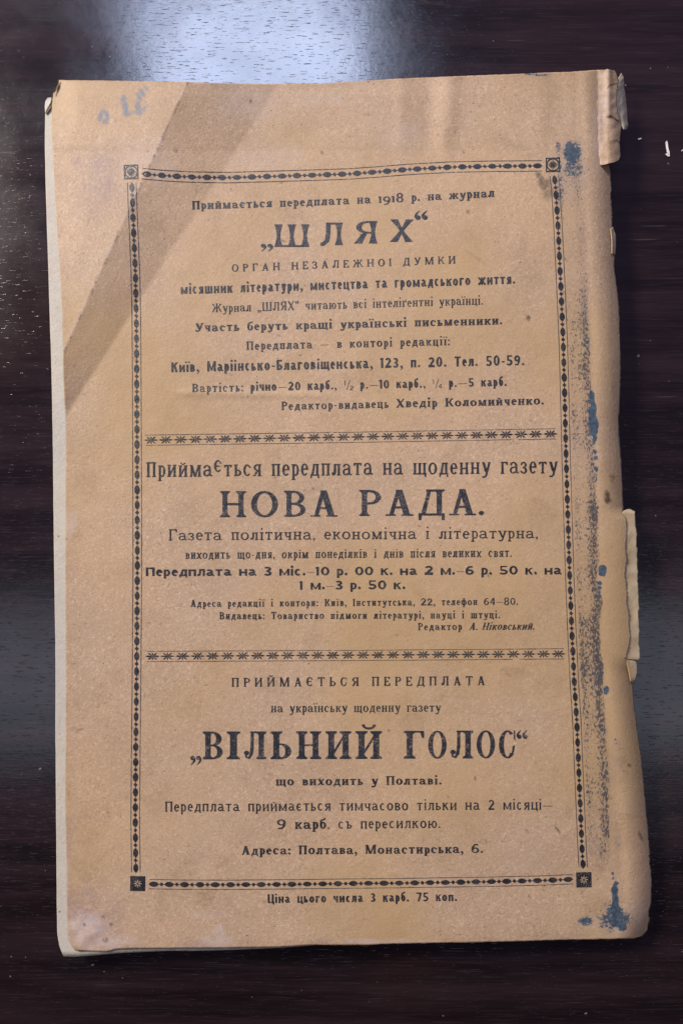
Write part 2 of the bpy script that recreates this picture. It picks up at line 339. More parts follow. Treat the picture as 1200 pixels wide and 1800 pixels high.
def grid_faces(nu, nv):
    i = np.arange(nu-1); j = np.arange(nv-1); I, J = np.meshgrid(i, j); a = (J*nu+I).ravel()
    return np.stack([a, a+nu, a+nu+1, a+1], -1)
NU, NV = 430, 620
s = np.linspace(0, 1, NU); t = np.linspace(0, 1, NV); Sg, Tg = np.meshgrid(s, t)
ylin = 141 + Tg*(1671-141)
gy = ylin.copy()
for _ in range(3):
    xl = interp(LEFT, gy); xr = interp(RIGHT, gy); gx = xl + Sg*(xr-xl)
    gy = interp(TOP, gx, 0, 1)*(1-Tg) + interp(BOT, gx, 0, 1)*Tg
rag = lambda n, a, seed: a*(vnoise(np.arange(n)*1.0, np.zeros(n), 2.3, seed)-0.5)*2 + a*0.8*(vnoise(np.arange(n)*1.0, np.zeros(n), 9, seed+1)-0.5)*2
gx[:, -1] += rag(NV, 1.2, 21) - 1.8*(rng.random(NV) > .93); gx[:, 0] += rag(NV, 0.35, 23); gy[-1, :] += rag(NU, 0.55, 25); gy[0, :] += rag(NU, 0.3, 27)
fx, fy = gx.ravel(), gy.ravel()
cover = part('back_cover', surf(fx, fy), grid_faces(NU, NV), M_cover, smooth=True)
colour_attr(cover, 'stain', stain_fields(fx, fy)); colour_attr(cover, 'wear', wear_sheen_fields(fx, fy))
solid(cover, 0.35*MM)

# torn pieces of the wrap-around cover at the spine
def ragged(poly, step=3.0, amp=0.7, seed=1):
    out = []; P = np.array(poly, float)
    for a, b in zip(P, np.roll(P, -1, 0)):
        n = max(1, int(np.hypot(*(b-a))/step))
        for k in range(n):
            q = a+(b-a)*k/n; out.append(q + (rng.random(2)-0.5)*2*amp*(1 if k else 0.4))
    return np.array(out)
def sheet(name, rowL, rowR, n, m, zf, mat, thick, ragr=0.0, ragb=0.0, smooth=True):
    """sheet between a left and a right polyline given per row (x, y pairs at equal parameters)"""
    L_, R_ = np.array(rowL, float), np.array(rowR, float)
    tt = np.linspace(0, 1, m)
    def res(P):
        d = np.r_[0, np.cumsum(np.hypot(*np.diff(P, axis=0).T))]; d /= d[-1]
        return np.stack([np.interp(tt, d, P[:, 0]), np.interp(tt, d, P[:, 1])], -1)
    l, r = res(L_), res(R_)
    r[:, 0] += rag(m, ragr, 31+len(name)); 
    ss = np.linspace(0, 1, n)
    x = l[:, None, 0] + ss[None]*(r-l)[:, None, 0]; y = l[:, None, 1] + ss[None]*(r-l)[:, None, 1]
    y[-1] += rag(n, ragb, 5); y[0] += rag(n, ragb, 7)
    z = zf(x, y, ss[None]*np.ones_like(x), tt[:, None]*np.ones_like(x))
    o = part(name, at(x.ravel(), y.ravel(), z.ravel()*MM), grid_faces(n, m), mat, smooth=smooth)
    if mat is M_cover:
        colour_attr(o, 'stain', stain_fields(x.ravel(), y.ravel()))
        o['_'] = 0; del o['_']
    solid(o, thick*MM)
    return o, x.ravel(), y.ravel(), (ss[None]*np.ones_like(x)).ravel()
ztop = float(relief(1020., 200.))
def z_head(x, y, s_, t_):
    base = relief(np.minimum(x, 1050-0*x), y)
    return base + 0.03 - 0.30*(1-sstep(0, .3, s_)) + 0.5*sstep(.25, .6, s_) - 2.6*np.clip((x-1066)/24, 0, 1.2)**2 + 0.5*np.exp(-((x-1069)/5)**2)*(y < 205) + 0.35*(vnoise(x, y, 9, 4)-.5)
o, x_, y_, s_ = sheet('torn_flap', [(1040,124),(1040,200),(1044,262),(1052,291)],
    [(1068,122),(1080,124),(1083,132),(1087,142),(1085,152),(1083,162),(1084,182),(1087,204),(1092,216),(1091,228),(1089,243),(1088,250),(1090,262),(1090,274),(1087,282),(1076,286)], 26, 84, z_head, M_cover, 0.16, 0.7, 0.8)
colour_attr(o, 'wear', wear_sheen_fields(x_, y_, pale=0.55*sstep(.72, 1, s_)*(vnoise(x_, y_, 8, 9) > .35)))
o['label'] = 'torn flap of cover paper at the head of the spine'
def z_side(x, y, s_, t_):
    xr = interp(RIGHT, y)-8
    return relief(np.minimum(x, xr), y) - 0.55 - 0.9*np.clip((x-xr)/22, 0, 2) + 0.35*(vnoise(x, y, 14, 6)-.5)*sstep(.3, .6, s_)
o, x_, y_, s_ = sheet('torn_strip', [(1080,912),(1082,1000),(1086,1080),(1090,1130),(1094,1158)],
    [(1096,897),(1103,894.5),(1109,896),(1115,898.5),(1116,915),(1117.5,940),(1118,960),(1119.5,990),(1119.5,1020),(1122,1060),(1121,1085),(1123.5,1100),(1122,1130),(1124.5,1155),(1122,1161)], 22, 150, z_side, M_cover, 0.22, 1.3, 0.9)
colour_attr(o, 'wear', wear_sheen_fields(x_, y_, pale=np.clip(0.35+0.65*sstep(.45, .9, s_+(vnoise(x_, y_, 15, 15)-.5)*.6), 0, 1)))
o['label'] = 'torn under layer with pale fibrous edge at mid spine'
o, x_, y_, s_ = sheet('torn_flap', [(1100,1160),(1104,1180),(1108,1197)], [(1113,1161),(1118,1164),(1119,1184),(1115,1195),(1111,1200)], 12, 30,
    lambda x, y, s_, t_: relief(1088+0*x, y)-0.9-1.0*s_, M_cover, 0.28, 0.5, 0.3)
colour_attr(o, 'wear', wear_sheen_fields(x_, y_, pale=0.85*sstep(.1, .5, s_)))
o, x_, y_, s_ = sheet('torn_flap', [(1073,402),(1075,425),(1075,446)], [(1077,399),(1081,412),(1082,432),(1080,448)], 10, 26,
    lambda x, y, s_, t_: relief(1060+0*x, y)-0.8-1.6*s_, M_cover, 0.25, 0.4, 0.2)
colour_attr(o, 'wear', wear_sheen_fields(x_, y_, pale=0.5*sstep(.2, .6, s_)))
# grey lining paper rolled out of the spine head
def z_lin(x, y, s_, t_): return 7.6 - 1.9*s_ + 0.8*np.sin(s_*math.pi) + 0.5*(vnoise(x, y, 7, 3)-.5)
sheet('spine_lining', [(1082,146),(1081,165),(1083,190),(1088,212),(1094,226)],
    [(1091,128),(1096,134),(1097,150),(1099,170),(1102,200),(1103,214),(1104,222),(1101,229)], 16, 50, z_lin, M_lining, 0.3, 0.6, 0.8)
sheet('spine_lining', [(1052,296),(1056,320),(1060,340)], [(1070,287),(1071.5,305),(1072.5,332)], 10, 20, lambda x, y, s_, t_: relief(1056+0*x, y)-1.3-1.8*s_, M_lining, 0.3, .2, .2)
o, x_, y_, s_ = sheet('spine_strip', [(1079,560),(1078,640),(1076,700),(1075,770),(1079,830),(1079,905)], [(1087,552),(1089,600),(1089.5,660),(1086,730),(1091,815),(1095,906)], 10, 90,
    lambda x, y, s_, t_: relief(np.minimum(x, interp(RIGHT, y)-12), y)*1 - 0.35 - 2.6*s_, M_lining, 0.25, .5, .2)

# page block, the pale last leaf that sticks out at the fore-edge, front cover underneath
PG_L = [(86,173),(82,178),(80,190),(79.5,215),(79,240),(80.5,320),(83,400),(86,500),(88,560),(91,660),(93,760),(95,960),(98,1160),(98,1300),(99.5,1500),(100.5,1600),(101,1640),(105,1665),(112,1681)]
PG_B = [(112,1681),(130,1682),(160,1680),(190,1677),(215,1675),(290,1671.5),(340,1671.5),(400,1670),(450,1668),(500,1665.5),(545,1662),(600,1656),(700,1649),(1000,1638),(1085,1630)]
def leaf(name, dz, inset, mat, thick, n=60, m=160):
    ss = np.linspace(0, 1, n); tt = np.linspace(0, 1, m); Su, Tu = np.meshgrid(ss**1.6, tt)
    y = 176 + Tu*(1681-176)
    for _ in range(3):
        xl = interp(PG_L, y) + inset; xr = interp(RIGHT, y) - 22; x = xl + Su*(xr-xl)
        yt = np.interp(x, [80, 92, 130, 1050], [186, 174, 172, 165]); yb = interp(PG_B, x, 0, 1) - inset*0.35
        y = yt*(1-Tu) + yb*Tu
    x[:, 0] += rag(m, 0.25, 41+int(inset))
    wy = np.interp(y, [100, 900, 1250, 1660], [1.0, 1.0, 0.9, 0.45])
    z = 6.1 + 4.0*sstep(420, 1010, x)*wy - 3.8*sstep(1040, 1090, x) + 0.10*(vnoise(x, y, 90, 3)-.5) - dz
    z = z - 0.55*np.exp(-((Su)/0.02)**2)*0
    o = part(name, at(x.ravel(), y.ravel(), z.ravel()*MM), grid_faces(n, m), mat, smooth=True); solid(o, thick*MM)
    return o
lf = leaf('page', 0.0, 0.0, M_page, 0.15); lf['label'] = 'pale last page showing beyond the cover at the fore-edge'
leaf('page', 0.7, 1.6, M_page, 0.15)
leaf('page', 1.4, 2.6, M_page, 0.15)
# dog-eared tips of cover and page, their browned undersides
def tip(name, pts, mat, z, zz):
    P = np.array(pts, float); zs = np.array(zz, float) + z
    o = part(name, at(P[:, 0], P[:, 1], zs*MM), [tuple(range(len(P)))], mat); solid(o, 0.2*MM); return o
tip('bent_corner', [(104,141.5),(103.8,152),(101,157),(95.5,163.5),(97.5,153)], M_under, float(relief(104., 150.)), [.35,.3,.3,.25,.4])
tip('bent_corner', [(102.2,140.2),(104,141.5),(96,160),(93.8,165),(96,152)], M_cover, float(relief(104., 150.)), [.6,.45,.4,.4,.7])
tip('bent_corner', [(91,184),(90.5,190),(84,199),(81,201),(82.5,193)], M_under, 6.15, [.25,.2,.2,.2,.3])
tip('bent_corner', [(85,172.5),(91.5,172),(90,181),(83,193),(80.6,199),(79.8,188),(81,178)], M_page, 6.2, [.2,.2,.3,.35,.2,.1,.1])
# block of pages and front cover: solid bodies under the leaves
def slab(name, inset, z0, ztop_f, mat):
    yy = np.linspace(190, 1625, 40)
    xl = interp(PG_L, yy)+inset; xr = interp(RIGHT, yy)-inset-18
    xs = np.linspace(0, 1, 30); X = xl[:, None]+xs[None]*(xr-xl)[:, None]; Y = np.repeat(yy[:, None], 30, 1)
    top = at(X.ravel(), Y.ravel(), ztop_f(X, Y).ravel()*MM)
    bot = top.copy(); bot[:, 2] = z0*MM
    f = grid_faces(30, 40); n = len(top); fs = [tuple(q) for q in f] + [tuple(q[::-1]+n) for q in f]
    ring = list(range(30)) + [30*k+29 for k in range(1, 40)] + [39*30+k for k in range(28, -1, -1)] + [30*k for k in range(38, 0, -1)]
    fs += [(a, b, b+n, a+n) for a, b in zip(ring, ring[1:]+ring[:1])]
    return part(name, np.r_[top, bot], fs, mat)
slab('page_block', 9, 0.9, lambda X, Y: 4.2 + 3.6*sstep(420, 1010, X)*np.interp(Y, [100,900,1250,1660], [1,1,.9,.45]) - 2.6*sstep(1020, 1075, X), M_page)
slab('front_cover', 4, 0.05, lambda X, Y: 0.85+0*X, M_cover).data.materials[0] = M_lining

# ------------------------------------------------------------------ type: letters drawn from stems, bars, bowls and serifs
STY = {
 #            stem  hair  serif serift xh   width lower-case bearing space
 'bold':   dict(S=0.226,H=0.118,sl=.060,st=.060,xh=.70,wf=1.08,sb=.13,sp=0.72),
 'oldfig': dict(S=0.226,H=0.118,sl=.060,st=.060,xh=.70,wf=1.08,sb=.13,os=1,sp=0.72),
 'reg':    dict(S=0.174,H=0.103,sl=.060,st=.045,xh=.68,wf=.92,sb=0.14,sp=0.66),
 'cond':   dict(S=.150,H=.072,sl=.050,st=.040,xh=.68,wf=.86,sb=.10,sp=.55),
 'caps':   dict(S=0.165,H=0.095,sl=.055,st=.045,xh=.68,wf=.94,sb=.48,sp=0.85),
 'sans':   dict(S=0.206,H=0.156,sl=.0,st=.0,xh=.74,wf=.74,sb=0.15,sp=0.62),
 'fat':    dict(S=0.29,H=0.19,sl=.0,st=.0,xh=.76,wf=1.32,sb=0.16,sp=.75),
 'light':  dict(S=0.148,H=0.111,sl=.025,st=.07,xh=.74,wf=.86,sb=0.16,sp=0.68),
 'news':   dict(S=0.143,H=0.090,sl=.050,st=.055,xh=.80,wf=.76,sb=0.12,sp=0.52),
 'nova':   dict(S=.150,H=.085,sl=.075,st=.060,xh=.7,wf=.92,sb=.24,sp=.50,br=.05),
 'slab':   dict(S=0.136,H=0.090,sl=.085,st=.070,xh=.70,wf=1.05,sb=0.13,sp=0.66),
 'slabn':  dict(S=0.157,H=0.103,sl=.060,st=.075,xh=.76,wf=.80,sb=0.12,sp=0.7),
 'small':  dict(S=0.185,H=0.107,sl=.065,st=.055,xh=.70,wf=.90,sb=0.15,sp=0.72),
 'ital':   dict(S=0.173,H=0.081,sl=.050,st=.055,xh=.70,wf=.88,sb=.10,sp=.50,it=.26),
 'shl':    dict(S=.185,H=.080,sl=.0,st=.08,xh=.7,wf=1.0,sb=.2,sp=.4,flare=.085),
 'vil':    dict(S=.165,H=.060,sl=.075,st=.075,xh=.7,wf=.85,sb=.2,sp=.4,br=.03),
}
WID = dict(П=.80,Н=.84,И=.84,Й=.84,Ш=1.20,Щ=1.22,Ц=.84,Л=.80,Д=.84,Т=.76,Г=.66,Ґ=.66,Е=.68,В=.72,Б=.70,Р=.68,Ь=.68,Ъ=.82,Я=.76,К=.80,Ж=1.20,Х=.80,У=.80,М=1.08,А=.82,О=.82,С=.72,Є=.72,З=.62,Ч=.76,Ю=1.14,Ф=1.0)
class Pen:
    def __init__(s, p, lower):
        s.p = p; s.q = []; s.S = p['S']*(.94 if lower else 1); s.H = p['H']; s.sl = p['sl']; s.st = p['st']; s.fl = p.get('flare', 0); s.br = p.get('br', .02)
    def poly(s, *pts): s.q.append(list(pts))
    def rect(s, x0, y0, x1, y1): s.q.append([(x0,y0),(x1,y0),(x1,y1),(x0,y1)])
    def serif(s, x, y, up, l=1, r=1):          # serif slab on a stem at x..x+S; up=+1 foot, -1 head
        if s.sl <= 0: return
        a, b = x-s.sl*l, x+s.S+s.sl*r
        s.rect(a, min(y, y+up*s.st), b, max(y, y+up*s.st))
        k = s.br
        for sg, e, on in ((-1, x, l), (1, x+s.S, r)):
            if on: s.poly((e, y+up*s.st), (e+sg*min(s.sl*.6, .05)*on, y+up*s.st), (e, y+up*(s.st+k+.03)))
    def stem(s, x, y0, y1, b=1, t=1):
        f = s.fl; S = s.S
        if f:
            m = (y0+y1)/2; n = 8
            for i in range(n):
                a = y0+(y1-y0)*i/n; c = y0+(y1-y0)*(i+1)/n
                wa = f*(abs(a-m)/(abs(y1-m)))**1.7; wc = f*(abs(c-m)/(abs(y1-m)))**1.7
                s.poly((x-wa+.03, a), (x+S+wa-.03, a), (x+S+wc-.03, c), (x-wc+.03, c))
        else: s.rect(x, y0, x+S, y1)
        if b: s.serif(x, y0, 1)
        if t: s.serif(x, y1, -1)
    def diag(s, x0, y0, x1, y1, w):            # slanted stroke, w = horizontal width
        s.poly((x0-w/2,y0),(x0+w/2,y0),(x1+w/2,y1),(x1-w/2,y1))
    def arc(s, cx, cy, rx, ry, a0, a1, ts, th, n=None):
        n = n or max(6, int(abs(a1-a0)/18)); A = [math.radians(a0+(a1-a0)*i/n) for i in range(n+1)]
        o = [(cx+rx*math.cos(a), cy+ry*math.sin(a)) for a in A]; i_ = [(cx+max(rx-ts, .004)*math.cos(a), cy+max(ry-th, .004)*math.sin(a)) for a in A]
        for k in range(n): s.poly(o[k], o[k+1], i_[k+1], i_[k])
    def disc(s, x, y, r, n=10): s.poly(*[(x+r*math.cos(2*math.pi*i/n), y+r*math.sin(2*math.pi*i/n)) for i in range(n)])
    def path(s, pts, ws):
        P = np.array(pts, float); T = np.gradient(P, axis=0); T /= np.maximum(np.hypot(T[:,0], T[:,1]), 1e-6)[:, None]
        N = np.stack([-T[:,1], T[:,0]], -1); w = np.array(ws, float)[:, None]/2
        a, b = P+N*w, P-N*w
        for k in range(len(P)-1): s.poly(tuple(a[k]), tuple(a[k+1]), tuple(b[k+1]), tuple(b[k]))
    def comma(s, x, y, r, up=False):
        g = -1 if up else 1
        s.disc(x, y, r); s.path([(x+g*r*.75, y), (x+g*r*.75, y-g*r*1.1), (x+g*r*.1, y-g*r*2.1), (x-g*r*.7, y-g*r*2.9)], [r*.9, r*.9, r*.6, r*.25])

def glyph(ch, p):
    """outline pieces of one character (units of cap height) and its width"""
    lower = ch.islower(); u = ch.upper(); k = Pen(p, lower); h = p['xh'] if lower else 1.0
    S, H, sl, st = k.S, k.H, k.sl, k.st; sans = sl <= 0.03
    fl = bool(k.fl)
    w = WID.get(u, .6)*p['wf']*(h*1.12 if lower else 1.0); o = sl + (.04 if fl else 0); xr = w-o-S; ball = max(S*.52, .055)
    hb = max(H, st*.75) if not sans else H
    desc = -.17
    if u in 'ПНИЙШЩЦ':
        k.stem(o, 0, h); k.stem(xr, 0, h)
        if u == 'П': k.rect(0 if sl else o, h-hb, w if sl else xr+S, h)
        if u == 'Н': k.rect(o+S*.5, h*.5-H/2, xr+S*.5, h*.5+H/2)
        if u in 'ИЙ':
            ww = H*1.15 if not sans else S*.62
            k.diag(o+S*.55, h*.10, xr+S*.45, h*.90, ww)
        if u in 'ШЩ': k.stem((o+xr)/2, 0, h)
        if u in 'ШЩЦ': k.rect(o if not sl else 0, 0, xr+S if not sl else w, hb)
        if u in 'ЩЦ': k.poly((xr+S*.2, 0), (xr+S+max(sl,.05), 0), (xr+S+max(sl,.05)*.8, desc), (xr+S*.7, desc*.9)); k.rect(xr+S, 0, xr+S+max(sl, .05), hb)
        if u == 'Й':
            c, r = w/2, .17 if not lower else .14
            k.arc(c, h+r*1.15, r, r*.85, 190, 350, max(H*.8,.03), max(S*.5,.05))
            if not sans: k.disc(c-r*.85, h+r*1.15, S*.30); k.disc(c+r*.85, h+r*1.15, S*.30)
    elif u == 'Л' or u == 'Д':
        if u == 'Д':
            k.rect(o*.2, 0, w-o*.2, hb)
            for e in (o*.2, w-o*.2-max(H,.06)): k.rect(e, desc, e+max(H,.06), hb)
            if sans or u == 'Д':
                k.poly((w*.12, hb), (w*.12+H*1.5, hb), (w*.36+H*1.2, h), (w*.36, h)); k.rect(w*.30 if sl else w*.34, h-hb, xr+S, h)
                k.stem(xr-S*.12, 0, h, 0, 1)
        else:
            k.stem(xr, 0, h); k.rect(w*.26, h-hb, xr+S, h)
            x1 = w*.36
            hw = H*1.3 if not sans else S*.9
            if sans: k.path([(x1, h), (x1-.01, h*.5), (x1-w*.06, h*.2), (w*.12, hb*.5), (0, hb*.5)], [hw, hw, hw, hw*.9, hw*.9])
            else:
                k.path([(x1, h), (x1-.005, h*.45), (x1-w*.05, h*.17), (w*.20, H*.6), (w*.10, h*.07), (w*.06, h*.16)], [hw*1.2, hw*1.3, hw*1.3, hw, H*1.1, H*1.1])
                k.disc(w*.10, h*.23 if not lower else h*.2, ball)
    elif u == 'Т':
        c = w/2-S/2; k.stem(c, 0, h, 1, 0); k.rect(o*.3, h-hb, w-o*.3, h)
        if not sans:
            for e, d in ((o*.3, 1), (w-o*.3, -1)): k.poly((e, h), (e, h-.24*h), (e+d*H*.9, h-.22*h), (e+d*H*1.8, h-hb*.5))
    elif u in 'ГҐ':
        k.stem(o, 0, h); k.rect(o, h-hb, w, h)
        if not sans: k.poly((w, h), (w, h-.28*h), (w-H*.9, h-.25*h), (w-H*2.0, h-hb*.5))
        if u == 'Ґ': k.rect(w-max(H,.05), h-.02, w, h+.16)
    elif u == 'Е' and not lower:
        k.stem(o, 0, h); k.rect(o, h-hb, w*.95, h); k.rect(o, 0, w, hb); k.rect(o+S*.5, h*.5-H/2, w*.70, h*.5+H/2)
        if not sans:
            k.poly((w*.95, h), (w*.95, h*.73), (w*.95-H, h*.75), (w*.95-H*2, h-hb*.5)); k.poly((w, 0), (w, h*.29), (w-H, h*.27), (w-H*2, hb*.5)); k.rect(w*.70-H, h*.40, w*.70, h*.60)
    elif u in 'ВБЬЪР' and not (ch in 'бр'):
        x0 = o + (w*.2 if u == 'Ъ' else 0)
        k.stem(x0, 0, h)
        if u == 'Ъ': k.rect(0, h-hb, x0+S, h); 
        if u == 'Ъ' and not sans: k.rect(0, h*.78, H, h)
        c = x0+S*.6
        def bowl(y0, y1, rx):
            k.rect(x0+S*.5, y1-H, c+rx*.25, y1); k.rect(x0+S*.5, y0, c+rx*.25, y0+H)
            k.arc(c+rx*.25, (y0+y1)/2, rx*.75, (y1-y0)/2, -90, 90, S*1.02, H)
        rx = w-c
        if u == 'В': bowl(h*.50-H/2, h, rx*.92); bowl(0, h*.50+H/2, rx)
        elif u == 'Р': bowl(h*.44, h, rx)
        elif u == 'Б':
            bowl(0, h*.56, rx); k.rect(x0, h-hb, w*.94, h)
            if not sans: k.poly((w*.94, h), (w*.94, h*.74), (w*.94-H, h*.76), (w*.94-H*2, h-hb*.5))
        else: bowl(0, h*.57, rx)
    elif ch == 'р':
        k.stem(o, -.28, h, 1, 0); k.serif(o, h, -1, 1, 0); c = o+S*.4; rx = w-c
        k.arc(c+rx*.42, h/2, rx*.58, h/2, -115, 120, S*1.02, H); k.path([(o+S, h*.80), (c+rx*.28, h-H*.5)], [H, H]); k.path([(o+S, h*.16), (c+rx*.28, H*.5)], [H, H])
    elif ch == 'б':
        rx, ry = w/2, h*.5; k.arc(rx, ry, rx, ry, 0, 360, S*1.0, H)
        k.path([(S*.45, h*.5), (S*.5, h*.95), (w*.25, h*1.22), (w*.62, h*1.32), (w*.92, h*1.48)], [S*.9, S*.85, S*.8, max(H*1.3, S*.55), H])
    elif u == 'Я':
        k.stem(xr, 0, h); r0 = xr+S*.5; rx = r0-(w*.06)
        k.rect(r0-rx*.3, h-H, r0, h); k.rect(r0-rx*.3, h*.44, r0, h*.44+H)
        k.arc(r0-rx*.3, h*.72, rx*.7, h*.28, 90, 270, S*1.0, H)
        if fl: k.poly((w*.38,h*.48),(w*.38+S*.75,h*.48),(w*.25+.06,0),(-.03,0))
        elif sans: k.diag(S*.5, 0, w*.55, h*.5, S*1.1)
        else: k.path([(w*.58, h*.47), (w*.40, h*.34), (w*.28, h*.12), (w*.17, H*.5), (w*.02, H*.6)], [H*1.2, S*.9, S*.95, S*.6, H])
    elif u == 'К':
        k.stem(o, 0, h)
        if sans:
            k.poly((o+S*.8, h*.42), (o+S*.8, h*.64), (w*.70, h), (w*.70+S*1.1, h)); k.poly((o+S*1.1, h*.60), (o+S*1.5+.06, h*.72), (w+S*.1, 0), (w-S*1.1, 0))
        else:
            k.path([(o+S, h*.48), (w*.55, h*.56), (w*.72, h*.84), (w*.86, h-H*.6)], [H*1.3, H*1.4, H*1.5, H*1.3]); k.disc(w*.88, h*.89, ball*.8)
            k.path([(w*.46, h*.54), (w*.62, h*.40), (w*.76, h*.12), (w*.88, H*.5), (w, H*.6)], [H, S*.9, S*.95, S*.6, H])
    elif u == 'Ж':
        c = w/2-S/2; k.stem(c, 0, h)
        for g in (-1, 1):
            X = lambda f: w/2+g*f*w/2
            if sans:
                k.path([(X(.12), h*.5), (X(.86), h)], [S*.9, S*.9]); k.path([(X(.12), h*.5), (X(.9), 0)], [S*.95, S*.95])
            else:
                k.path([(X(.1), h*.50), (X(.40), h*.57), (X(.62), h*.85), (X(.80), h-H*.6)], [H*1.2, H*1.3, H*1.4, H]); k.disc(X(.82), h*.89, ball*.75)
                k.path([(X(.32), h*.54), (X(.52), h*.40), (X(.72), h*.12), (X(.86), H*.5), (X(1.0), H*.6)], [H, S*.8, S*.85, S*.5, H])
    elif u == 'Х':
        if fl:
            n = 8
            for (xa, xb) in ((.02, .80), (.84, .0)):
                for i in range(n):
                    a, b = i/n, (i+1)/n; f = lambda q: .62*S+.62*S*abs(2*q-1)**1.6
                    xx = lambda q: (xa+.20)+( (xb-xa))*(1-q)
                    k.poly((xx(a)-f(a)*.9, a), (xx(a)+f(a)*.9, a), (xx(b)+f(b)*.9, b), (xx(b)-f(b)*.9, b))
            w = 1.2
        else:
            k.diag(w-S*.75, 0, S*.75, h, S*1.25); k.diag(w*.10 if not sans else S*.7, 0, w*.92 if not sans else w-S*.7, h, H*1.3 if not sans else S*1.15)
            if sl:
                for x in (w*.12, w*.82): k.rect(x-sl*1.5, 0, x+sl*1.5+S*.3, st)
                for x in (w*.14, w*.88): k.rect(x-sl*1.5, h-st, x+sl*1.5, h)
    elif u == 'У':
        b = -.28 if lower else 0.0; mx, my = (w*.52, h*.16) if lower else (w*.52, h*.34)
        hw = H*1.4 if not sans else S*1.05
        k.diag(mx, my, S*.8, h, S*1.25)
        if sans: k.path([(w-S*.55, h), (mx*.95, b+.16), (w*.30, b+H*.5), (w*.08, b+H*.5)], [hw, hw, hw*.9, H])
        else:
            k.path([(w*.90, h), (w*.50, b+.16*h), (w*.30, b+H*.6), (w*.16, b+H*1.2)], [hw, hw, hw, H]); k.disc(w*.15, b+ball*1.0, ball*.9)
            for x in (S*.8, w*.88): k.rect(x-sl*1.8, h-st, x+sl*1.8, h)
    elif u == 'М':
        k.stem(xr, 0, h)
        if sans: k.stem(o, 0, h); k.diag(w/2, h*.08, o+S*.6, h, S*.62); k.diag(w/2, h*.08, xr+S*.4, h, S*.62)
        else:
            k.rect(o+S*.1, 0, o+S*.1+H*1.3, h); k.rect(o-sl*.8, 0, o+S*.5+sl, st); k.rect(o-sl*.8, h-st, o+S, h)
            k.diag(w*.47, .0, o+S*.55, h, S*1.1); k.diag(w*.49, 0, xr+S*.2, h, H*1.3)
    elif u == 'А' and not lower:
        k.diag(w-o-S*.6, 0, w*.48, h, S*1.2); hw = H*1.3 if not sans else S*1.1
        k.diag(o+hw*.5+.02, 0, w*.47, h, hw); k.rect(w*.24, h*.28, w*.76, h*.28+H)
        if sl:
            k.rect(0, 0, o+hw+sl*1.2, st); k.rect(w-o-S*1.2-sl*.9, 0, w, st)
    elif ch == 'а':
        x1 = w*.86-S; k.path([(x1+S/2, h*.62), (x1+S/2, S*.5), (x1+S*.95, H*.55), (w+.02, h*.10)], [S, S, S*.6, H])
        k.arc(w*.42, h*.66, x1+S-w*.42, h*.34, 0, 150, S, H)
        if not sans: k.disc(w*.16, h*.76, ball*.85)
        k.arc(w*.36, h*.29, w*.36, h*.29, 60, 330, S*.95, H); k.path([(w*.42, h*.58-H*.5), (x1+S*.4, h*.60)], [H, H]); k.path([(w*.5, H*.6), (x1+S*.3, h*.16)], [H, H])
    elif u in 'ОЮФ':
        if u == 'О': k.arc(w/2, h/2, w/2, h/2*1.015, 0, 360, S*1.08, H)
        elif u == 'Ю': k.stem(o, 0, h); k.rect(o+S*.5, h*.5-H/2, w*.42, h*.5+H/2); k.arc(w*.69, h/2, w*.31, h/2*1.01, 0, 360, S*1.0, H)
        else:
            y0, y1 = (-.28, h*1.35) if lower else (0, 1)
            k.stem(w/2-S/2, y0, y1); k.arc(w*.28, h/2, w*.28, h/2*(1 if lower else .75), 20, 340, S*.9, H); k.arc(w*.72, h/2, w*.28, h/2*(1 if lower else .75), -160, 160, S*.9, H)
    elif u in 'СЄ' or ch == 'е':
        a0, a1 = (48, 318) if ch != 'е' else (0, 318)
        k.arc(w/2, h/2, w/2, h/2*1.015, a0, a1, S*1.08, H)
        if u == 'С' and not lower and not sans: k.poly((w*.86, h), (w*.93, h), (w*.95, h*.62), (w*.86, h*.70)); k.poly((w*.93,h*.45),(w*.80,h*.45),(w*.72,h*.12),(w*.84,h*.14))
        elif u in 'СЄ' and not sans: k.disc(w*.84, h*.76, ball*.85)
        if u == 'Є': k.rect(S*.6, h*.5-H/2, w*.72, h*.5+H/2)
        if ch == 'е': k.rect(S*.6, h*.48, w*.97, h*.48+H)
    elif u in ('З', '3'):
        if u == '3': w = (.62 if S < .17 else .72)*p['wf']; h = 1.0
        m = h*.53
        k.arc(w*.46, m+(h-m)/2-.01, w*.46, (h-m)/2+.02, -80, 150, S, H); k.arc(w*.46, m/2+.01, w*.52, m/2+.01, -150, 85, S*1.05, H); k.rect(w*.30, m-H/2, w*.55, m+H/2)
        if not sans: k.disc(w*.12, h*.80, ball*.8); k.disc(w*.10, h*.20, ball*.85)
    elif u == 'Ч':
        k.stem(xr, 0, h); k.path([(o+S/2, h), (o+S/2, h*.62), (o+S*.9, h*.44), (w*.5, h*.38), (xr, h*.46)], [S, S, S*.8, H*1.2, H]); k.serif(o, h, -1)
    elif u in 'ІЇ':
        w = S+2*o; k.stem(o, 0, h)
        if ch == 'і': k.disc(w/2, 1.0 if h < .78 else 1.04, S*.58)
        if u == 'Ї':
            for g in (-1, 1): k.disc(w/2+g*max(.13, S*.72), (h+.25), S*.48)
    elif ch.isdigit():
        w = {'1':.40,'4':.70,'7':.70}.get(ch, .66 if S < .17 else .76)*p['wf']*1.0; D = S*.98
        if ch == '0': k.arc(w/2, .5, w/2, .5, 0, 360, D, H)
        if ch == '1':
            w = max(.34*p['wf'], S+2*sl); x = w/2-S/2; k.stem(x, 0, 1, 1, 0); k.poly((x, 1), (x-.12, .86), (x-.12, .80), (x, .86))
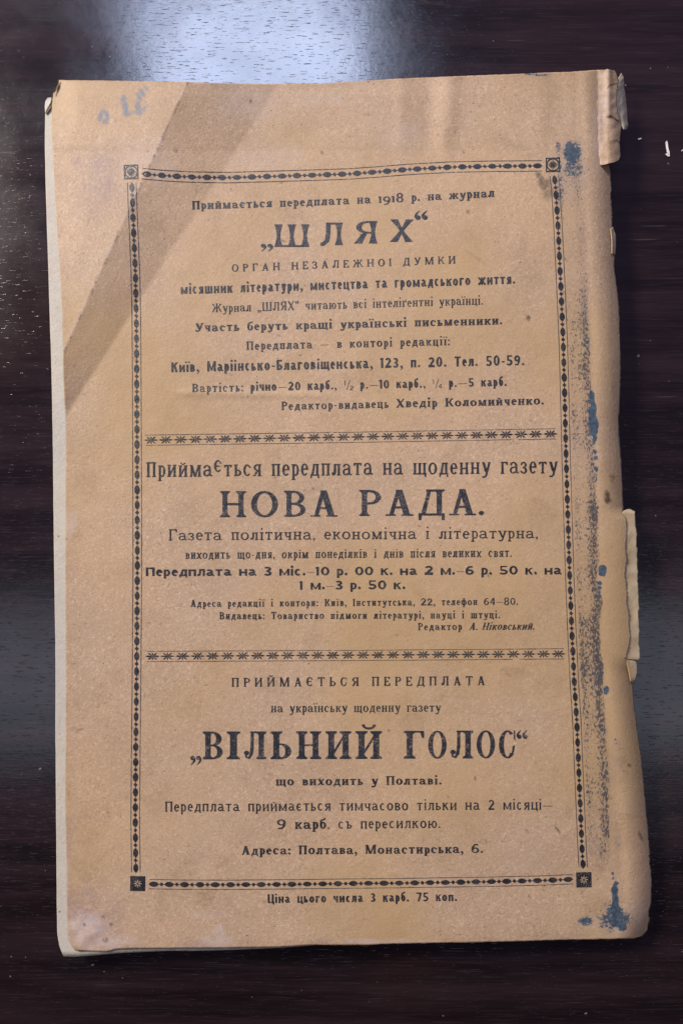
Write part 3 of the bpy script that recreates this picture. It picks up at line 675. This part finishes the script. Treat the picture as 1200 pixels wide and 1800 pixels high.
        if ch == '2':
            k.arc(w*.48, .70, w*.48, .30, -25, 160, D, H); k.poly((w*.92, .58), (w*.60, .66), (0, .10), (0, 0)); k.poly((w*.92,.58),(0,0),(w*.35,.0),(w*.35,.10)); k.rect(0, 0, w, max(H*1.5, .1))
            if not sans: k.disc(w*.13, .74, ball*.8)
        if ch == '4': k.rect(w*.62, 0, w*.62+S, 1); k.rect(0, .24, w, .24+H*1.2); k.diag(w*.06, .26, w*.68, 1, max(H*1.3, S*.5))
        if ch == '5':
            k.rect(w*.10, .86 if sans else .88, w*.92, 1); k.rect(w*.10, .50, w*.10+max(H, S*.6), 1); k.arc(w*.44, .31, w*.54, .31, -150, 130, D, H)
            if not sans: k.disc(w*.12, .18, ball*.8)
        if ch == '6' or ch == '9':
            q0 = len(k.q); k.arc(w*.5, .31, w*.5, .31, 0, 360, D, H); k.path([(D/2, .34), (D*.62, .62), (w*.42, .90), (w*.86, 1-H*.5)], [D, D*.95, D*.7, max(H, S*.6)])
            if ch == '9': k.q[q0:] = [[(w-x, 1-y) for x, y in q] for q in k.q[q0:]]
        if ch == '7': k.rect(0, .84, w, 1); k.poly((w, .86), (w-D*.95, .86), (w*.20, 0), (w*.20+D*.95, 0))
        if ch == '8': k.arc(w/2, .75, w*.44, .25+H/2, 0, 360, D*.95, H); k.arc(w/2, .26, w*.5, .26+H/2, 0, 360, D, H)
    elif ch in '.,:':
        r = max(S*.56, .075); w = 2*r
        if ch == ',': k.comma(r, r, r)
        else: k.disc(r, r, r)
        if ch == ':': k.disc(r, p['xh']-r, r)
    elif ch in '-—':
        w = .34 if ch == '-' else .95; k.rect(.03, .33, w-.03, .33+(max(.05, H*.8) if ch == '-' else .045))
    elif ch == '„': k.comma(.09, .02, .085); k.comma(.30, .02, .085); w = .40
    elif ch == '“': k.comma(.11, .80, .085, True); k.comma(.32, .80, .085, True); w = .42
    elif ch in '½¼':
        pp = dict(p); pp['S'] = .13; pp['H'] = .07
        for c, dx, dy in (('1', .0, .45), ('2' if ch == '½' else '4', .60, -.12)):
            q, _ = glyph(c, dict(pp, wf=1.0, sl=.03 if c == '1' else 0))
            for poly in q: k.poly(*[(x*.52+dx, y*.52+dy) for x, y in poly])
        k.diag(.28, -.08, .62, 1.0, .06); w = .95
    if p.get('os') and ch in '190':
        f = p['xh']+.04 if ch != '9' else 1.0
        k.q = [[(x, y*f-(.28 if ch == '9' else 0)) for x, y in q] for q in k.q]
    it = p.get('it', 0)
    if it: k.q = [[(x+y*it, y) for x, y in q] for q in k.q]
    return k.q, w

def emit(polys, name, mat, parent, lift=0.075):
    V, Fc = [], []
    for q in polys:
        i = len(V); V += q; Fc.append(list(range(i, i+len(q))))
    V = np.array(V, float)
    P = surf(V[:, 0], V[:, 1], lift)
    # face up
    out = []
    for f in Fc:
        a = P[f]; x, y = a[:, 0], a[:, 1]
        out.append(f if np.sum(x*np.roll(y, -1)-np.roll(x, -1)*y) > 0 else f[::-1])
    return mesh(name, P, out, mat, parent)

def line(runs, x0, y0, x1, y1, cap, sag=0.0, raised=()):
    """pieces of a line of type set along a baseline; runs = [(text, style)]"""
    items, pen = [], 0.0; n = 0
    for text, sty in runs:
        p = STY[sty]
        for ch in text:
            if ch == ' ': pen += p['sp']
            else:
                q, w = glyph(ch, p)
                items.append((q, pen, n)); pen += w + p['sb']
            n += 1
    pen -= STY[runs[-1][1]]['sb']
    kx = (x1-x0)/pen; m = (y1-y0)/(x1-x0); out = []
    for q, s0, idx in items:
        jy = random.uniform(-.012, .012)*cap + (raised[1] if raised and idx == raised[0] else 0)
        jw = random.uniform(.97, 1.03)
        for poly in q:
            pts = []
            for gx_, gy_ in poly:
                x = x0 + (s0+gx_)*kx; f = (x-x0)/(x1-x0)
                yb = y0+(y1-y0)*f + sag*4*f*(1-f)
                pts.append((x+gy_*cap*m*.5, yb - gy_*cap*jw - jy))
            out.append(pts)
    return out, kx/cap
def spaced(items, cap, sty):
    """glyphs fitted one by one: (char, x0, x1, baseline)"""
    out = []
    for ch, x0, x1, yb in items:
        q, _ = glyph(ch, STY[sty]); xs = [x for g in q for x, _ in g]; a, b = min(xs), max(xs)
        for g in q: out.append([(x0+(x-a)/(b-a)*(x1-x0), yb-y*cap) for x, y in g])
    return out

TEXT = [
 ('printed_line', [('Приймається передплата на ','bold'),('1918','oldfig'),(' р. на журнал','bold')], 337.6,367.8,868.4,345.9,14.8,2.2,()),
 ('printed_line', [('ОРГАН НЕЗАЛЕЖНОІ ДУМКИ','caps')], 407.4,477.6,800,463,13.2,0,()),
 ('printed_line', [('місяшник літератури, мистецтва та громадського життя.','sans')], 318,517,904.7,498.6,17.2,0,()),
 ('printed_line', [('Журнал „ШЛЯХ“ читають всі інтеліґентні українці.','cond')], 372.5,549,848,535,15.4,0,()),
 ('printed_line', [('Участь беруть кращі українські письменники.','bold')], 343,583,882,570,14.8,0,()),
 ('printed_line', [('Передплата — в конторі редакції:','reg')], 433,615,790,606.5,15.2,0,()),
 ('printed_line', [('Київ, Маріінсько-Благовіщенська, 123, п. 20. Тел. 50-59.','sans')], 301.3,654,920.8,641.8,17.6,0,()),
 ('printed_line', [('Вартість: ','reg'),('річно','sans'),('—','reg'),('20 карб.','sans'),(', ','reg'),('½','reg'),(' р.','sans'),('—','reg'),('10 карб.','sans'),(', ','reg'),('¼','reg'),(' р.','sans'),('—','reg'),('5 карб.','sans')], 337.6,689.5,889.8,678.3,15.2,0,()),
 ('printed_line', [('Редактор-видавець ','reg'),('Хведір Коломийченко.','bold')], 494.5,720.6,955,710.8,14.8,0,()),
 ('printed_line', [('Приймається передплата на щоденну газету','news')], 257.4,838.6,979,831.8,26,0,(6,7.5)),
 ('printed_line', [('Газета політична, економічна і літературна,','slab')], 296.4,950,944,946,19.4,0,()),
 ('printed_line', [('виходить що-дня, окрім понеділків і днів після великих свят.','slabn')], 326,982.3,898.6,978.8,14.2,0,()),
 ('printed_line', [('Передплата на 3 міс.','fat'),('—','reg'),('10 р. 00 к. на 2 м.','fat'),('—','reg'),('6 р. 50 к. на','fat')], 256.5,1012.8,986,1009.6,15.6,0,()),
 ('printed_line', [('1 м.','fat'),('—','reg'),('3 р. 50 к.','fat')], 526,1036.4,711.7,1035.6,15.4,0,()),
 ('printed_line', [('Адреса редакції і контори: Київ, Інститутська, 22, телефон 64—80.','small')], 335,1067,909.6,1063,12.6,0,()),
 ('printed_line', [('Видавець: Товариство підмоги літературі, науці і штуці.','small')], 385.7,1088.6,878,1086.6,12.6,0,()),
 ('printed_line', [('Редактор ','small'),('А. Ніковський.','ital')], 734,1107.8,938,1106.6,12.6,0,()),
 ('printed_line', [('ПРИЙМАЄТЬСЯ ПЕРЕДПЛАТА','caps')], 407,1207.2,851.7,1204.4,15.8,0,()),
 ('printed_line', [('на українську щоденну газету','cond')], 476,1252.2,774,1250.8,16,0,()),
 ('printed_line', [('що виходить у Полтаві.','bold')], 484.7,1380.6,775.4,1379,15.2,0,()),
 ('printed_line', [('Передплата приймається тимчасово тільки на 2 місяці—','light')], 290.4,1426.6,971,1423,17.6,0,()),
 ('printed_line', [('9 карб','bold'),('. съ пересилкою.','light')], 486.6,1457.6,773.3,1455.4,17.4,0,()),
 ('printed_line', [('Адреса: Полтава, Монастирська, 6.','bold')], 424.5,1502.6,848,1499.4,15.8,0,()),
 ('price_line', [('Ціна цього числа 3 карб. 75 коп.','sans')], 470.4,1587.5,802.6,1583.8,15.4,0,()),
]
for name, runs, x0, y0, x1, y1, cap, sag, raised in TEXT:
    q, r = line(runs, x0, y0, x1, y1, cap, sag, raised)
    print('TYPE', ''.join(t for t, _ in runs)[:24], 'stretch %.2f' % r)
    emit(q, name, M_ink, cover)
q = spaced([('„',458,480,432.5),('Ш',482,543.5,433.7),('Л',563,602.5,430.6),('Я',621.5,663,427.8),('Х',684.5,727,425)], 39.5, 'shl')
q += spaced([('“',728,751.5,421.5)], 49, 'shl')
emit(q, 'printed_heading', M_heavy, cover)
q = spaced([('Н',386.5,432.5,909),('О',441,488.5,909),('В',499,537,908.4),('А',545.5,593,908),('Р',631,669.5,907),('А',677,726,906.6),('Д',735,781,906.2),('А',789,836,905.6),('.',840.5,850.5,905.5)], 46, 'nova')
emit(q, 'printed_heading', M_heavy, cover)
q = spaced([('„',334.5,354,1333.5),('В',356.5,391.5,1334.7),('І',398.5,422,1334.7),('Л',428.5,468,1334.6),('Ь',475.5,512,1334.5),('Н',520.5,564,1334.3),('И',572,616.8,1334.2),('Й',624.7,671,1334),
    ('Г',709.5,744.8,1333.6),('О',751.8,784.5,1333.5),('Л',790.5,831,1333.2),('О',837,869.5,1333),('С',876,905,1332.8)], 49, 'vil')
q += spaced([('“',907,926.5,1331.8)], 46, 'vil')
emit(q, 'printed_heading', M_heavy, cover)

# ------------------------------------------------------------------ frame of beads, corner rosettes, dividers
def along(path, d):
    P = np.array(path, float); seg = np.r_[0, np.cumsum(np.hypot(*np.diff(P, axis=0).T))]
    d = np.asarray(d, float); x = np.interp(d, seg, P[:, 0]); y = np.interp(d, seg, P[:, 1])
    x2 = np.interp(d+2, seg, P[:, 0]); y2 = np.interp(d+2, seg, P[:, 1]); x1 = np.interp(d-2, seg, P[:, 0]); y1 = np.interp(d-2, seg, P[:, 1])
    t = np.stack([x2-x1, y2-y1], -1); t /= np.hypot(t[..., 0], t[..., 1])[..., None]
    return np.stack([x, y], -1), t, seg[-1]
def rule(path, off, w, a=0.0, b=0.0, gaps=()):
    _, _, L_ = along(path, [0]); d = np.arange(a, L_-b, 6.0); p, t, _ = along(path, d); n = np.stack([-t[:, 1], t[:, 0]], -1)
    ww = w*(0.75+0.5*vnoise(d, d*0, 14, 3))[:, None]
    A_, B_ = p+n*(off-ww/2), p+n*(off+ww/2); out = []
    for k in range(len(d)-1):
        if any(g0 < d[k] < g1 for g0, g1 in gaps): continue
        out.append([tuple(A_[k]), tuple(A_[k+1]), tuple(B_[k+1]), tuple(B_[k])])
    return out
def bead(p, t, l, w, pt=1.0):
    n = np.array([-t[1], t[0]]); out = []
    for i in range(16):
        a = 2*math.pi*i/16; c, s_ = math.cos(a), math.sin(a)
        c2 = math.copysign(abs(c)**(1.0), c); e = abs(s_)**pt*math.copysign(1, s_)
        out.append(tuple(p + t*l/2*c2 + n*w/2*e))
    return [out]
def chain(path, period, ruleoff, ends):
    _, _, L_ = along(path, [0]); n = round(L_/period); out = []; per = L_/n
    for i in range(n):
        p, t, _ = along(path, [per*(i+.5)]); p, t = p[0], t[0]
        out += bead(p, t, per*.60*random.uniform(.95, 1.04), 9.2*random.uniform(.93, 1.06), 1.25)
        out += bead(p+t*0, t, per*.74, 1.8)
        if i < n-1:
            p, t, _ = along(path, [per*(i+1)]); p, t = p[0], t[0]; out += [[tuple(p+t*4), tuple(p+np.array([-t[1], t[0]])*3.7), tuple(p-t*4), tuple(p-np.array([-t[1], t[0]])*3.7)]]
            out += bead(p, t, per*.32, 1.6)
    thin = []
    thin += rule(path, -ruleoff, 1.15, ends, ends) + rule(path, ruleoff, 1.15, ends, ends)
    return out, thin
PT = [(245,304.5),(290,308.5),(340,311),(400,312),(462,310.2),(537,308),(613,305.5),(663,302),(715,297.7),(793,293.4),(860,292),(930,291.5),(957,291)]
PL = [(231.5,316),(233,360),(235.5,420),(238,480),(239.7,560),(240.3,650),(241,790),(241.5,1000),(240,1200),(238.7,1320),(237.8,1450),(239,1539)]
PR = [(972.5,303),(975.7,330),(980,400),(984.7,500),(989,600),(991.7,700),(994,800),(996,870),(1000,1000),(1003.7,1100),(1008.5,1200),(1012.7,1265),(1017,1370),(1022,1490),(1024.5,1532)]
PB = [(257,1554),(320,1555),(400,1555.2),(500,1554.5),(620,1553),(700,1552.3),(850,1550),(950,1547.8),(1011,1545.3)]
for pth, per, ro in ((PT,26.1,9.2),(PL,26.6,7.6),(PR,26.6,7.4),(PB,26.6,8.2)):
    a, b = chain(pth, per, ro, 5)
    fr = emit(a, 'frame_beads', M_ink, cover); emit(b, 'frame_rule', M_thin, cover)
def rosette(cx, cy, hs, rot, dark):
    R = lambda x, y: (cx+x*math.cos(rot)-y*math.sin(rot), cy+x*math.sin(rot)+y*math.cos(rot)); out = []
    def ring(r0, r1, n=28):
        for i in range(n):
            a, b = 2*math.pi*i/n, 2*math.pi*(i+1)/n
            out.append([R(r0*math.cos(a), r0*math.sin(a)), R(r1*math.cos(a), r1*math.sin(a)), R(r1*math.cos(b), r1*math.sin(b)), R(r0*math.cos(b), r0*math.sin(b))])
    w = 2.2
    for (x0, y0, x1, y1) in ((-hs,-hs,hs,-hs+w),(-hs,hs-w,hs,hs),(-hs,-hs+w,-hs+w,hs-w),(hs-w,-hs+w,hs,hs-w)):
        out.append([R(x0,y0), R(x1,y0), R(x1,y1), R(x0,y1)])
    if dark:
        # solid square with a light eight-petalled star left free
        n = 48; rr = lambda a: hs*.14 + hs*.42*abs(math.cos(4*a))**1.6
        for i in range(n):
            a, b = 2*math.pi*i/n, 2*math.pi*(i+1)/n
            e = lambda q: (hs-w+.2)/max(abs(math.cos(q)), abs(math.sin(q)))
            out.append([R(rr(a)*math.cos(a), rr(a)*math.sin(a)), R(e(a)*math.cos(a), e(a)*math.sin(a)), R(e(b)*math.cos(b), e(b)*math.sin(b)), R(rr(b)*math.cos(b), rr(b)*math.sin(b))])
        ring(0.0, hs*.14, 10)
    else:
        ring(hs*.74, hs*.93); ring(0, hs*.22, 10)
        for i in range(12):
            a = math.pi*i/6; l = hs*(.62 if i % 3 == 0 else .54); ww = hs*.085
            out.append([R(math.cos(a)*hs*.15-math.sin(a)*ww*.7, math.sin(a)*hs*.15+math.cos(a)*ww*.7), R(math.cos(a)*l-math.sin(a)*ww, math.sin(a)*l+math.cos(a)*ww),
                        R(math.cos(a)*l+math.sin(a)*ww, math.sin(a)*l-math.cos(a)*ww), R(math.cos(a)*hs*.15+math.sin(a)*ww*.7, math.sin(a)*hs*.15-math.cos(a)*ww*.7)])
    return out
for cx, cy, hs, rot, dark in ((230.6,302,12.8,-.03,0),(971,289.5,12.6,-.03,0),(242.2,1553.2,13.2,.02,1),(1025.3,1546.5,13.4,-.02,1)):
    emit(rosette(cx, cy, hs, rot, dark), 'corner_rosette', M_ink, cover)
def divider(x0, y0, x1, y1, n):
    out, thin = [], []; d = np.array([x1-x0, y1-y0])/(n-1); u = d/np.hypot(*d); v = np.array([-u[1], u[0]])
    for i in range(n):
        c = np.array([x0, y0])+d*i; q = lambda a, b: tuple(c+u*a+v*b)
        z = random.uniform(.9, 1.1)
        def ray(ax, ay, w0, w1):
            L_ = math.hypot(ax, ay); e = (ax/L_, ay/L_); f = (-e[1], e[0])
            out.append([q(e[0]*1.6+f[0]*w0, e[1]*1.6+f[1]*w0), q(ax*.62+f[0]*w1, ay*.62+f[1]*w1), q(ax, ay), q(ax*.62-f[0]*w1, ay*.62-f[1]*w1), q(e[0]*1.6-f[0]*w0, e[1]*1.6-f[1]*w0)])
        for sx_ in (-1, 1):
            ray(sx_*12.8, 0, .6, 1.6*z)
            for sy_ in (-1, 1): ray(sx_*8.2, sy_*6.4, .55, 1.35*z)
        for sy_ in (-1, 1): ray(0, sy_*6.8, .55, 1.3*z)
        out.append([q(math.cos(a)*1.2, math.sin(a)*1.2) for a in np.arange(8)*math.pi/4])
    pth = [(x0-10, y0+.2), (x0+(x1-x0)*.5, (y0+y1)/2+.6), (x1+11, y1-.2)]
    thin += rule(pth, -9.0, .95, 0, 0, [(318, 330)]) + rule(pth, 9.0, .95, 0, 0, [(210, 216), (640, 652)])
    emit(out, 'star_divider', M_ink, cover); emit(thin, 'divider_rule', M_thin, cover)
divider(265.7, 773.4, 966.7, 762.6, 28)
divider(268, 1153.6, 980.7, 1149.3, 28)

# tear cracks at the head of the spine: thin dark slits with a lifted lip
for pts in ([(1066,155),(1072,149),(1080,147),(1088,146)], [(1065,200),(1072,202),(1078,206),(1083,211),(1088,213)], [(1078,247),(1083,246),(1088,250)]):
    P = np.array(pts, float); k = Pen(STY['reg'], False); k.path([(x, -y) for x, y in P], [0.5]+[1.5]*(len(P)-2)+[0.8])
    V = [(x, -y) for q_ in k.q for x, y in q_]; V = np.array(V)
    z = z_head(V[:, 0], V[:, 1], np.clip((V[:, 0]-1040)/45, 0, 1), V[:, 1]*0)+0.22
    part('tear', at(V[:, 0], V[:, 1], z*MM), [tuple(range(4*i, 4*i+4)) for i in range(len(k.q))], M_under)

# ------------------------------------------------------------------ paper crumbs on the table
def crumb(name, pts, hgt, label):
    P = np.array(pts, float); n = len(P); c = P.mean(0)
    low = at(P[:, 0], P[:, 1], np.full(n, .03)*MM); top = at(P[:, 0]*.96+c[0]*.04, P[:, 1]*.96+c[1]*.04, (hgt*(.5+.6*rng.random(n)))*MM)
    fs = [tuple(range(n, 2*n))] + [(i, (i+1) % n, n+(i+1) % n, n+i) for i in range(n)]
    o = mesh(name, np.r_[low, top], fs, M_scrap); o['label'] = label; o['category'] = 'paper scrap'; o['group'] = 'paper scraps on the table'
    return o
crumb('paper_scrap', [(1170.5,248),(1171.8,247.5),(1173,253),(1174,261),(1176,267),(1176.3,275),(1173,275.6),(1170.5,273.5),(1168.3,271.6),(1168.2,270),(1170.5,271),(1171.5,268.5),(1170,262),(1169,255),(1168.7,250)], .35, 'long torn white paper scrap with hooked end on the dark table right of the magazine')
crumb('paper_scrap', [(1120.2,243.6),(1126,242.2),(1127,243.6),(1124,245),(1120.4,245.6)], .3, 'tiny short white paper crumb on the table beside the torn spine head')
crumb('paper_scrap', [(1196,265.5),(1199,262.5),(1203,260.5),(1203,262.5),(1199,264.5),(1197,266.2)], .3, 'white paper sliver cut off by the right edge of the picture')
